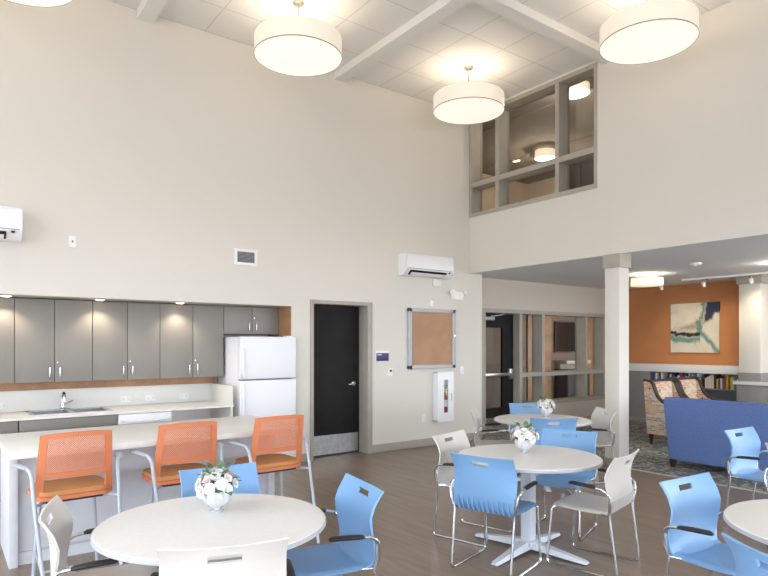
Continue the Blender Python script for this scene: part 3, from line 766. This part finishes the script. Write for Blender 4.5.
# ------------------------------------------------------------------ pendants
def make_pendant():
    t = thing('pendant_lamp', '', 'lamp')
    r = .475; zb, zt = -.60, -.40
    MB().lathe([(r, zb), (r, zt), (r-.004, zt), (r-.004, zb+.004), (r, zb)], 64).build('shade', 'shade', t)
    MB().lathe([(r-.002, zb-.004), (r+.004, zb-.004), (r+.004, zb+.006), (r-.002, zb+.006), (r-.002, zb-.004)], 64).build('lower_rim', 'rod', t)
    MB().lathe([(0, zb+.004), (r-.005, zb+.004), (r-.005, zb+.010), (0, zb+.010)], 64).build('diffuser', 'diffuser', t)
    MB().lathe([(0, 0), (.065, 0), (.065, -.012), (.05, -.03), (0, -.03)], 32).build('canopy', 'rod', t)
    MB().tube([(0, 0, -.02), (0, 0, -.39)], .009, 10).build('rod', 'rod', t)
    mb = MB()
    for k in range(3):
        a = 2*PI*k/3+.4; mb.tube([(0, 0, -.36), (r*.98*math.cos(a), r*.98*math.sin(a), zt-.004)], .004, 6)
    mb.build('spider', 'rod', t)
    return t
pn = make_pendant()
PP = [(3.19, 5.87, 'white drum pendant at the top centre left, nearest the kitchen wall'), (5.785, 5.87, 'white drum pendant before the upper window'), (5.98, 3.42, 'large white drum pendant at the top right'), (.54, 6.02, 'drum pendant barely showing at the top left picture edge')]
for i, (x, y, lab) in enumerate(PP):
    if i == 0: pn.location = (x, y, ZC); pn['label'] = lab; pn['group'] = 'white drum pendants'
    else: dup(pn, (x, y, ZC), i*.8, lab)
    L = bpy.data.lights.new('pendant_bulb', 'POINT'); L.energy = 7.2; L.color = (1, .84, .67); L.shadow_soft_size = .12
    o = bpy.data.objects.new('pendant_bulb', L); COL.objects.link(o); o.location = (x, y, ZC-.42)

# ------------------------------------------------------------------ things on the kitchen wall
def make_ac(x, label):
    t = thing('air_conditioner', label, 'air conditioner', (x, YA, 2.59), 0, 'wall split air conditioners')
    poly = [(0, .02), (0, .315), (-.03, .325), (-.19, .318), (-.205, .30), (-.21, .10), (-.195, .07), (-.12, .005), (-.02, 0)]
    MB().prism(poly, 0, -.465, .465).build('body', 'white', t)
    MB().box(-.44, .44, -.213, -.2085, .098, .104).build('panel_seam', 'gasket', t)
    MB().prism([(-.2, .074), (-.135, .013), (-.130, .019), (-.195, .080)], 0, -.39, .33).xf(Matrix.Translation((0, -.008, -.004))).build('air_slot', 'dark', t)
    MB().prism([(-.19, .052), (-.15, .022), (-.154, .014), (-.196, .046)], 0, -.37, .31).xf(Matrix.Translation((0, -.014, -.010))).build('louver', 'white', t)
    MB().box(.37, .40, -.214, -.19, .066, .086, bev=.002).build('display', 'black', t)
    return t
make_ac(5.985, 'white split air conditioner above the cork board')
make_ac(.215, 'white split air conditioner cut by the left picture edge')

t = thing('wall_vent', 'small white framed wall vent above the refrigerator', 'vent', (3.105, YA, 2.655))
mb = MB()
for b in ((-.155, -.115, -.10, .10), (.115, .155, -.10, .10), (-.115, .115, .066, .10), (-.115, .115, -.10, -.066)): mb.box(b[0], b[1], -.014, 0, b[2], b[3], bev=.003)
mb.build('frame', 'whitepl', t)
MB().box(-.115, .115, -.003, 0, -.066, .066).build('backing', 'dark', t)
mb = MB()
for k in range(8): mb.box(-.115, .115, -.011, -.004, -.062+k*.016, -.053+k*.016)
mb.build('louvers', 'grille', t)

t = thing('cork_board', 'cork notice board in an aluminium frame on the kitchen wall', 'board', (6.165, YA, 1.655))
MB().box(-.42, .42, -.03, 0, -.41, .41).build('cork', 'cork', t)
mb = MB()
for b in ((-.475, -.415, -.462, .462), (.415, .475, -.462, .462), (-.475, .475, .405, .462), (-.475, .475, -.462, -.405)): mb.box(b[0], b[1], -.055, 0, b[2], b[3], bev=.006)
mb.build('frame', 'alu', t)
mb = MB().lathe([(0, 0), (.012, 0), (.012, .01), (0, .01)], 12).xf(Matrix.Translation((.445, -.055, .05)) @ Matrix.Rotation(PI/2, 4, 'X')); mb.build('lock', 'chrome', t)

t = thing('extinguisher_cabinet', 'white fire extinguisher cabinet below the cork board', 'cabinet', (6.365, YA, .755))
mb = MB().box(-.155, .155, -.012, 0, -.375, .375).box(-.155, -.143, -.11, -.01, -.375, .375).box(.143, .155, -.11, -.01, -.375, .375).box(-.155, .155, -.11, -.01, .363, .375).box(-.155, .155, -.11, -.01, -.375, -.363)
mb.build('body', 'white', t)
dd = MB().box(-.165, -.038, -.128, -.11, -.385, .385).box(.048, .165, -.128, -.11, -.385, .385).box(-.038, .048, -.128, -.11, -.385, -.25).box(-.038, .048, -.128, -.11, .26, .385).build('door', 'white', t)
MB().box(-.038, .048, -.120, -.116, -.25, .26).build('door_pane', 'clear', dd)
MB().tube([(.10, -.128, .04), (.10, -.150, .04), (.10, -.150, -.06), (.10, -.128, -.06)], .005, 8, fil=.01).build('door_handle', 'silver', dd)
t = thing('fire_extinguisher', 'red fire extinguisher behind the cabinet window', 'extinguisher', (6.405, YA-.070, .393)) ; t.scale = (.62, .62, 1.06)
MB().lathe([(0, 0), (.05, 0), (.053, .01), (.053, .37), (.045, .41), (.018, .43), (.018, .45), (0, .45)], 24).build('cylinder', 'red', t)
MB().lathe([(.0535, .19), (.0545, .19), (.0545, .29), (.0535, .29)], 24).build('label_band', 'whitepl', t)
MB().box(-.012, .012, -.05, .03, .45, .475, bev=.003).box(-.008, .008, -.05, .04, .49, .505, bev=.003).build('valve', 'black', t)
MB().tube([(.02, -.02, .46), (.05, -.045, .40), (.052, -.035, .25)], .008, 8, fil=.03).build('hose', 'black', t)
MB().box(-.045, .005, -.059, -.056, .36, .46).build('tag', 'yellow', t)

t = thing('room_sign', 'navy room sign with a white upper band beside the black door', 'sign', (5.225, YA, 1.40))
MB().box(-.115, .115, -.008, 0, -.075, .075, bev=.002).build('plate', 'whitepl', t)
MB().box(-.112, .112, -.011, -.007, -.073, .040, bev=.001).build('panel', 'navy', t)
MB().box(-.095, -.015, -.0125, -.0105, .010, .022).build('lettering', 'whitepl', t)
t = thing('card_reader', 'small white wall thermostat below the navy sign', 'thermostat', (5.365, YA, 1.16))
MB().box(-.042, .042, -.022, 0, -.06, .06, bev=.005).build('case', 'whitepl', t)
MB().box(-.018, .022, -.0235, -.021, .004, .034).build('display', 'black', t)
plate('outlet', 'white outlet low on the wall left of the extinguisher cabinet', 'outlet', 6.02, YA, .435, .075, .12)
plate('light_switch', 'white switch plate on the wall right of the extinguisher cabinet', 'switch', 6.83, YA, 1.15, .08, .125, kind='switch')
plate('phone_jack', 'small white jack plate high on the wall near the left air conditioner', 'outlet', 1.155, YA, 2.655, .07, .115, kind='phone')
t = thing('control_box', 'small white box on the wall under the air conditioner', 'box', (6.27, YA, 2.53))
MB().box(-.08, .08, -.035, 0, -.05, .05, bev=.004).build('case', 'whitepl', t)
MB().box(-.074, .074, -.037, -.034, -.044, .044, bev=.001).build('lid', 'ledge', t)
t = thing('motion_sensor', 'small white sensor on the wall just above the cork board', 'sensor', (6.16, YA, 2.195))
MB().box(-.03, .03, -.035, 0, -.05, .05, bev=.01, seg=3).build('case', 'whitepl', t)
MB().box(-.018, .018, -.038, -.034, -.03, .005, bev=.002).build('lens', 'ledge', t)
t = thing('emergency_light', 'white two-headed emergency light near the wall corner', 'light', (6.70, YA, 2.345))
MB().prism([(-.10, -.065), (.10, -.065), (.13, .06), (-.13, .06)], 1, -.06, 0).build('housing', 'whitepl', t)
for s_ in (-1, 1):
    h = MB().lathe([(0, 0), (.02, 0), (.045, .03), (.045, .05), (0, .05)], 20).xf(Matrix.Translation((s_*.13, -.045, .045)) @ Matrix.Rotation(s_*R(28), 4, 'Z') @ Matrix.Rotation(PI/2, 4, 'X')).build('lamp_head', 'whitepl', t)
    MB().lathe([(0, .0505), (.038, .0505), (.038, .053), (0, .053)], 20).xf(Matrix.Translation((s_*.13, -.045, .045)) @ Matrix.Rotation(s_*R(28), 4, 'Z') @ Matrix.Rotation(PI/2, 4, 'X')).build('lens', 'ledge', h)

# ------------------------------------------------------------------ lounge
t = thing('bookcase', 'long low grey bookcase with a white ledge under the orange wall', 'bookcase', (11.55, 6.1, 0))
FX = 11.40-11.55; BXk = .148; Y0, Y1 = 4.73-6.1, 7.38-6.1
MB().box(FX-.03, BXk, Y0, Y1, 1.03, 1.18, bev=.006).build('ledge', 'ledge', t)
MB().box(FX, BXk, 6.47-6.1, Y1, .10, 1.03).build('end_cabinet', 'bookcase', t)
MB().box(FX, BXk, Y0, Y1, 0, .10).build('plinth', 'base', t)
MB().box(BXk-.02, BXk, Y0, 6.47-6.1, .10, 1.03).build('back_panel', 'gasket', t)
for z in (.10, .42, .735): MB().box(FX, BXk-.02, Y0, 6.47-6.1, z, z+.025).build('shelf', 'bookcase', t)
for y in (Y0, 5.68-6.1): MB().box(FX, BXk-.02, y, y+.03, .10, 1.03).build('divider', 'bookcase', t)
cols = [('white', (226, 224, 220)), ('navy', (44, 58, 104)), ('pale blue', (160, 184, 206)), ('black', (40, 38, 42)), ('grey', (150, 150, 154)), ('cream', (222, 208, 178)), ('teal', (70, 122, 128)), ('red', (166, 54, 50)), ('yellow', (216, 186, 62)), ('brown', (120, 88, 64)), ('green', (96, 128, 84)), ('blue', (70, 110, 170))]
bm_ = {n: mat('book_cover_'+n.replace(' ', '_'), c, .6) for n, c in cols}
ordn = ['first', 'second', 'third', 'fourth', 'fifth', 'sixth', 'seventh', 'eighth', 'ninth', 'tenth', 'eleventh', 'twelfth', 'thirteenth', 'fourteenth', 'fifteenth', 'sixteenth', 'seventeenth', 'eighteenth', 'nineteenth', 'twentieth', 'twenty-first', 'twenty-second', 'twenty-third', 'twenty-fourth', 'twenty-fifth', 'twenty-sixth', 'twenty-seventh', 'twenty-eighth']
rb = random.Random(11)
def shelf_books(ytop, ybot, bay, seq):
    y = ytop; i = 0
    while i < len(ordn):
        w_ = rb.uniform(.024, .045); h_ = rb.uniform(.175, .265); dp = rb.uniform(.15, .2)
        if y-w_ < ybot: break
        cn = seq[i % len(seq)]
        mb = MB().box(-dp/2, dp/2, -w_/2, -w_/2+.003, 0, h_).box(-dp/2, dp/2, w_/2-.003, w_/2, 0, h_).box(-dp/2, -dp/2+.004, -w_/2, w_/2, 0, h_)
        o = mb.build('book', bm_[cn], None, (11.42+dp/2, y-w_/2, .7605))
        MB().box(-dp/2+.004, dp/2-.006, -w_/2+.0031, w_/2-.0031, .004, h_-.004).build('pages', 'petal', o)
        tag(o, '%s book, %s from the left in the %s bay under the ledge' % (cn, ordn[i], bay), 'book', 'books on the bookcase')
        y -= w_+.0015; i += 1
        if rb.random() < .08: y -= .04
shelf_books(6.44, 5.74, 'left', ['navy', 'blue', 'white', 'grey', 'white', 'pale blue', 'teal', 'black', 'white', 'navy', 'blue', 'white', 'red'])
shelf_books(5.66, 4.78, 'right', ['pale blue', 'green', 'white', 'white', 'pale blue', 'black', 'black', 'white', 'cream', 'white', 'cream', 'white', 'black', 'yellow', 'brown', 'white', 'red', 'yellow', 'yellow'])

t = tag(B('canvas_picture', 'painting', [(-.02, .02, -.46, .46, -.475, .475)], None, (XO-.0201, 5.73, 1.885)), 'square abstract canvas of cream, navy and teal on the orange wall', 'painting')

t = thing('low_counter', 'grey low counter with a white top at the right picture edge', 'counter', (10.9, 3.55, 0))
MB().box(.0, .20, -.9, 1.10, 0, .89).build('body', 'bookcase', t)
MB().box(-.04, .21, -.92, 1.14, .89, .945, bev=.005).build('top', 'ledge', t)
for y in (-.88, -.38, .12, .62): MB().box(-.016, 0, y, y+.46, .12, .85, bev=.003).build('panel', 'bookcase', t)

# sofa, its back to the dining room (faces +x)
t = thing('sofa', 'long blue sofa with its back to the dining tables', 'sofa', (7.92, 3.02, 0))
def quadprism(mb, a, b, bev=.02):   # a, b: lower and upper rectangle (x0,x1,y0,y1,z)
    k = bmesh.new(); V = []
    for (x0, x1, y0, y1, z) in (a, b): V.append([k.verts.new(p) for p in ((x0, y0, z), (x1, y0, z), (x1, y1, z), (x0, y1, z))])
    k.faces.new(V[0][::-1]); k.faces.new(V[1])
    for i in range(4): k.faces.new((V[0][i], V[0][(i+1) % 4], V[1][(i+1) % 4], V[1][i]))
    bmesh.ops.bevel(k, geom=list(k.edges), offset=bev, segments=3, affect='EDGES')
    mb._merge(k); return mb
quadprism(MB(), (-.38, -.20, -1.02, 1.02, .10), (-.45, -.27, -1.06, 1.06, .89), .025).build('backrest', 'sofa', t)
quadprism(MB(), (-.40, .40, -1.0, 1.0, .10), (-.40, .40, -1.0, 1.0, .28), .02).build('base', 'sofa', t)
for s_ in (-1, 1):
    quadprism(MB(), (-.35, .40, min(s_*1.02, s_*.86), max(s_*1.02, s_*.86), .10), (-.38, .42, min(s_*1.05, s_*.88), max(s_*1.05, s_*.88), .64), .025).build('arm', 'sofa', t)
    quadprism(MB(), (-.20, .38, min(0, s_*.85)+.005, max(0, s_*.85)-.005, .285), (-.22, .40, min(0, s_*.85)+.005, max(0, s_*.85)-.005, .44), .03).build('seat_cushion', 'sofa', t)
    quadprism(MB(), (-.22, -.06, min(0, s_*.85)+.008, max(0, s_*.85)-.008, .445), (-.29, -.14, min(0, s_*.85)+.008, max(0, s_*.85)-.008, .84), .03).build('back_cushion', 'sofa', t)
    for x in (-.36, .34): quadprism(MB(), (x-.022, x+.022, s_*.96-.022, s_*.96+.022, .0), (x-.035, x+.035, s_*.96-.035, s_*.96+.035, .105), .004).build('leg', 'wood_dark', t)

# patterned armchairs with swooping dark wood trim (face -y in world; local +x is the front)
def make_armchair():
    t = thing('armchair', '', 'armchair')
    # side outline in (x,z): back edge, top, swoop down to the arm, front
    sw = [(-.30, .975), (-.255, .93), (-.225, .84), (-.18, .74), (-.10, .665), (0, .63), (.14, .615), (.28, .61)]
    side = [(-.34, .16), (-.40, .985)] + sw + [(.30, .16)]
    for s_ in (-1, 1):
        y0, y1 = sorted((s_*.27, s_*.35))
        MB().prism(side, 1, y0, y1).build('side_panel', 'pattern', t)
        MB().tube([(x, s_*.31, z+.004) for x, z in [(-.405, .99)] + sw + [(.31, .605), (.315, .56)]], .047, 12, fil=.02, flat=.42, up=(0, 0, 1)).build('arm_trim', 'wood_dark', t)
    quadprism(MB(), (-.34, -.20, -.275, .275, .16), (-.40, -.30, -.275, .275, .975), .02).build('back', 'pattern', t)
    MB().box(-.415, -.285, -.352, .352, .972, 1.0, bev=.01).build('top_rail', 'wood_dark', t)
    quadprism(MB(), (-.30, .28, -.27, .27, .16), (-.30, .28, -.27, .27, .32), .015).build('seat_base', 'pattern', t)
    quadprism(MB(), (-.21, .30, -.265, .265, .325), (-.23, .31, -.265, .265, .46), .03).build('seat_cushion', 'pattern', t)
    for x in (-.30, .26):
        for s_ in (-1, 1): quadprism(MB(), (x-.018, x+.018, s_*.30-.018, s_*.30+.018, 0), (x-.028, x+.028, s_*.30-.028, s_*.30+.028, .165), .003).build('leg', 'wood_dark', t)
    return t
ar = make_armchair(); ar.location = (9.33, 4.80, .004); ar.rotation_euler = (0, 0, R(-93)); ar['label'] = 'patterned armchair with dark wood trim nearest the column'; ar['group'] = 'patterned lounge armchairs'
dup(ar, (10.18, 4.83, .004), R(-93), 'patterned armchair with dark wood trim next to the bookcase, behind the first')

# flush lamp, track light, smoke detector, recessed light on the lounge ceiling
t = thing('flush_lamp', 'small drum flush lamp on the lounge ceiling beside the column', 'lamp', (9.45, 5.42, ZL))
MB().lathe([(.25, -.19), (.25, -.07), (.246, -.07), (.246, -.186), (0, -.186), (0, -.19), (.25, -.19)], 48).build('shade', 'warmshade', t)
MB().lathe([(0, 0), (.09, 0), (.09, -.02), (0, -.02)], 24).tube([(0, 0, -.01), (0, 0, -.18)], .012, 8).build('canopy', 'rod', t)
t = thing('track_light', 'white ceiling track with three small spot heads before the orange wall', 'light', (10.7, 5.05, ZL))
MB().box(-.018, .018, -2.2, 1.15, -.03, 0).build('track', 'whitepl', t)
for y in (.80, .04, -.72):
    MB().box(-.03, .03, -.06, .06, -.05, -.03, bev=.004).build('adapter', 'whitepl', t)
    t.children[-1].location = (0, y, 0)
    h = MB().tube([(0, 0, -.05), (0, 0, -.10)], .008, 8).lathe([(0, 0), (.028, .004), (.033, .024), (.024, .085), (0, .09)], 20, c=(0, 0, 0)).build('spot_head', 'whitepl', t)
    h.location = (0, y, 0)
    # tilt the lamp body towards the wall
    bmh = h.data
    for v in bmh.vertices:
        if v.co.z > -.04:
            p = Vector(v.co); p = Matrix.Rotation(R(145), 3, 'Y') @ p; v.co = p+Vector((-.035, 0, -.085)) 
    L = bpy.data.lights.new('track_beam', 'SPOT'); L.energy = 26; L.spot_size = R(75); L.spot_blend = .9; L.color = (1, .84, .62); L.shadow_soft_size = .04
    o = bpy.data.objects.new('track_beam', L); COL.objects.link(o); o.location = (10.52, 5.0+y, ZL-.16)
    o.rotation_euler = (Vector((XO, 5.0+y+.1, 1.6))-o.location).to_track_quat('-Z', 'Y').to_euler()
t = thing('smoke_detector', 'round white smoke detector on the lounge ceiling', 'detector', (8.72, 4.27, ZL))
MB().lathe([(0, 0), (.085, 0), (.085, -.012), (.07, -.03), (0, -.034)], 32).build('case', 'whitepl', t)
MB().lathe([(0, -.033), (.03, -.033), (.028, -.040), (0, -.041)], 24).build('sensor_cap', 'ledge', t)
t = thing('downlight', 'round recessed light in the lounge ceiling at the right picture edge', 'light', (9.55, 3.52, ZL))
MB().lathe([(.07, 0), (.095, 0), (.095, -.006), (.07, -.008), (.07, 0)], 32).build('trim_ring', 'whitepl', t)
MB().lathe([(0, -.004), (.071, -.004), (.071, 0), (0, 0)], 32).build('lens', 'puck', t)
def point(name, loc, e, col=(1, .85, .65), size=.08, kind='POINT'):
    L = bpy.data.lights.new(name, kind); L.energy = e; L.color = col
    if kind == 'POINT': L.shadow_soft_size = size
    else: L.shape = 'DISK'; L.size = size
    o = bpy.data.objects.new(name, L); COL.objects.link(o); o.location = loc; return o
point('flush_bulb', (9.45, 5.42, ZL-.10), 8)
point('recessed_and_fill', (9.55, 3.52, ZL-.06), 13)
for x, y in ((9.2, 1.7), (11.4, 1.7), (7.9, -.2), (10.2, -.2)):  # invented fixtures and lights out of view, added to brighten the lounge
    dup(t, (x, y, ZL), 0, 'added fill light on the lounge ceiling, out of view', 'added lounge fill lights out of view'); point('recessed_and_fill', (x, y, ZL-.06), 26)

# ------------------------------------------------------------------ seen through the glass
t = thing('television', 'black screen on the wall of the room behind the glazed wall', 'screen', (13.46, 9.999, 1.76))
MB().box(-.52, .52, -.07, 0, -.40, .40, bev=.01).build('cabinet', 'black', t)
MB().box(-.50, .50, -.074, -.069, -.375, .375).build('panel', 'tvblack', t)
t = thing('sideboard', 'black sideboard below the screen behind the glazed wall', 'sideboard', (13.45, 9.78, 0))
MB().box(-.48, .48, -.18, .215, .06, .92, bev=.01).build('body', 'black', t)
MB().box(-.52, .52, -.20, .218, 1.06, 1.15, bev=.006).box(-.45, .45, .05, .21, .92, 1.06).build('shelf', 'base', t)
for x in (-.32, 0, .32): MB().box(x-.15, x+.15, -.195, -.18, .1, .88, bev=.004).build('door', 'dark', t)
MB().box(-.46, .46, -.16, .2, 0, .06).build('plinth', 'black', t)
for x0, x1, lab in ((11.88, 12.22, 'tan wood panel seen through the narrow pane next to the glass door'), (12.38, 12.80, 'tan wood panel left of the black screen behind the glazed wall'), (14.35, 14.75, 'tan wood panel right of the black screen behind the glazed wall')):
    t = thing('wood_panel', lab, 'panel', ((x0+x1)/2, 9.999, 0))
    w2 = (x1-x0)/2
    MB().box(-w2, w2, -.04, 0, .01, 2.5, bev=.004).build('board', 'tanwood', t)
    MB().box(-w2-.02, w2+.02, -.05, 0, 2.5, 2.56, bev=.004).build('head_trim', 'tanwood', t)
t = thing('flush_lamp', 'drum lamp glowing in the room behind the upper window', 'lamp', (8.6, 6.2, 5.95))
MB().lathe([(.23, -.18), (.23, -.05), (.225, -.05), (.225, -.175), (0, -.175), (0, -.18), (.23, -.18)], 40).build('shade', 'warmshade', t)
MB().lathe([(0, 0), (.09, 0), (.09, -.05), (0, -.05)], 20).build('canopy', 'rod', t)
t = thing('flush_lamp', 'farther drum lamp on the ceiling behind the upper window', 'lamp', (10.94, 8.69, 5.95))
MB().lathe([(.22, -.22), (.22, -.05), (.215, -.05), (.215, -.215), (0, -.215), (0, -.22), (.22, -.22)], 40).build('shade', 'warmshade', t)
MB().lathe([(0, 0), (.09, 0), (.09, -.05), (0, -.05)], 20).build('canopy', 'rod', t)
t = thing('downlight', 'round recessed light in the ceiling behind the upper window', 'light', (11.1, 9.67, 5.95))
MB().lathe([(.09, 0), (.12, 0), (.12, -.006), (.09, -.008), (.09, 0)], 32).build('trim_ring', 'whitepl', t)
MB().lathe([(0, -.004), (.091, -.004), (.091, -.001), (0, -.001)], 32).build('lens', 'puck', t)
point('upper_bulb', (8.6, 6.2, 5.6), 60, (1, .86, .68))
point('upper_bulb', (10.94, 8.69, 5.6), 60, (1, .86, .68))
t = thing('dark_block', 'dark brown block added behind the lower right pane of the upper window', 'cabinet', (8.4, 5.8, 3.05))  # invented block, added to make the view through that pane dark
MB().box(-.2, .2, -.45, .45, 0, 1.42, bev=.008).build('body', 'wood_dark', t)
for y in (-.225, .225): MB().box(-.218, -.2, y-.215, y+.215, .05, 1.38, bev=.004).build('door', 'wood_dark', t)
point('rear_room_fill', (12.6, 8.6, 2.5), 26, (1, .82, .6))  # fill lights added to brighten the rear room, without any fixture
point('rear_room_fill', (9.0, 8.8, 2.5), 22, (1, .82, .6))

# ------------------------------------------------------------------ daylight
w = bpy.data.worlds.new('daylight'); SC.world = w; w.use_nodes = True; nt = w.node_tree
bg = nt.nodes['Background']
tc = nt.nodes.new('ShaderNodeTexCoord'); sp = nt.nodes.new('ShaderNodeSeparateXYZ'); nt.links.new(tc.outputs['Generated'], sp.inputs[0])
rp = nt.nodes.new('ShaderNodeValToRGB'); e = rp.color_ramp.elements
mr = nt.nodes.new('ShaderNodeMapRange'); mr.inputs[1].default_value = -1; mr.inputs[2].default_value = 1
nt.links.new(sp.outputs[2], mr.inputs[0]); nt.links.new(mr.outputs[0], rp.inputs[0])
e[0].position = .44; e[0].color = (.46, .46, .47, 1); e[1].position = .54; e[1].color = (.86, .94, 1.04, 1)
nt.links.new(rp.outputs[0], bg.inputs[0]); bg.inputs[1].default_value = 6.9

# ------------------------------------------------------------------ camera and view
cam = bpy.data.cameras.new('camera'); co = bpy.data.objects.new('camera', cam); COL.objects.link(co); SC.camera = co
cam.sensor_width = 36; cam.lens = 602.8*36/768; cam.shift_y = (344.2-288)/768; cam.clip_end = 200
co.location = (0, 0, 1.57); co.rotation_euler = (PI/2, 0, -R(36.6))
SC.view_settings.view_transform = 'Standard'; SC.view_settings.look = 'None'; SC.view_settings.gamma = 1; SC.view_settings.use_curve_mapping = False
SC.view_settings.exposure = 0.10
SC.cycles.use_denoising = True
SC.cycles.max_bounces = 10; SC.cycles.diffuse_bounces = 5; SC.cycles.transparent_max_bounces = 12
SC.cycles.sample_clamp_indirect = 6
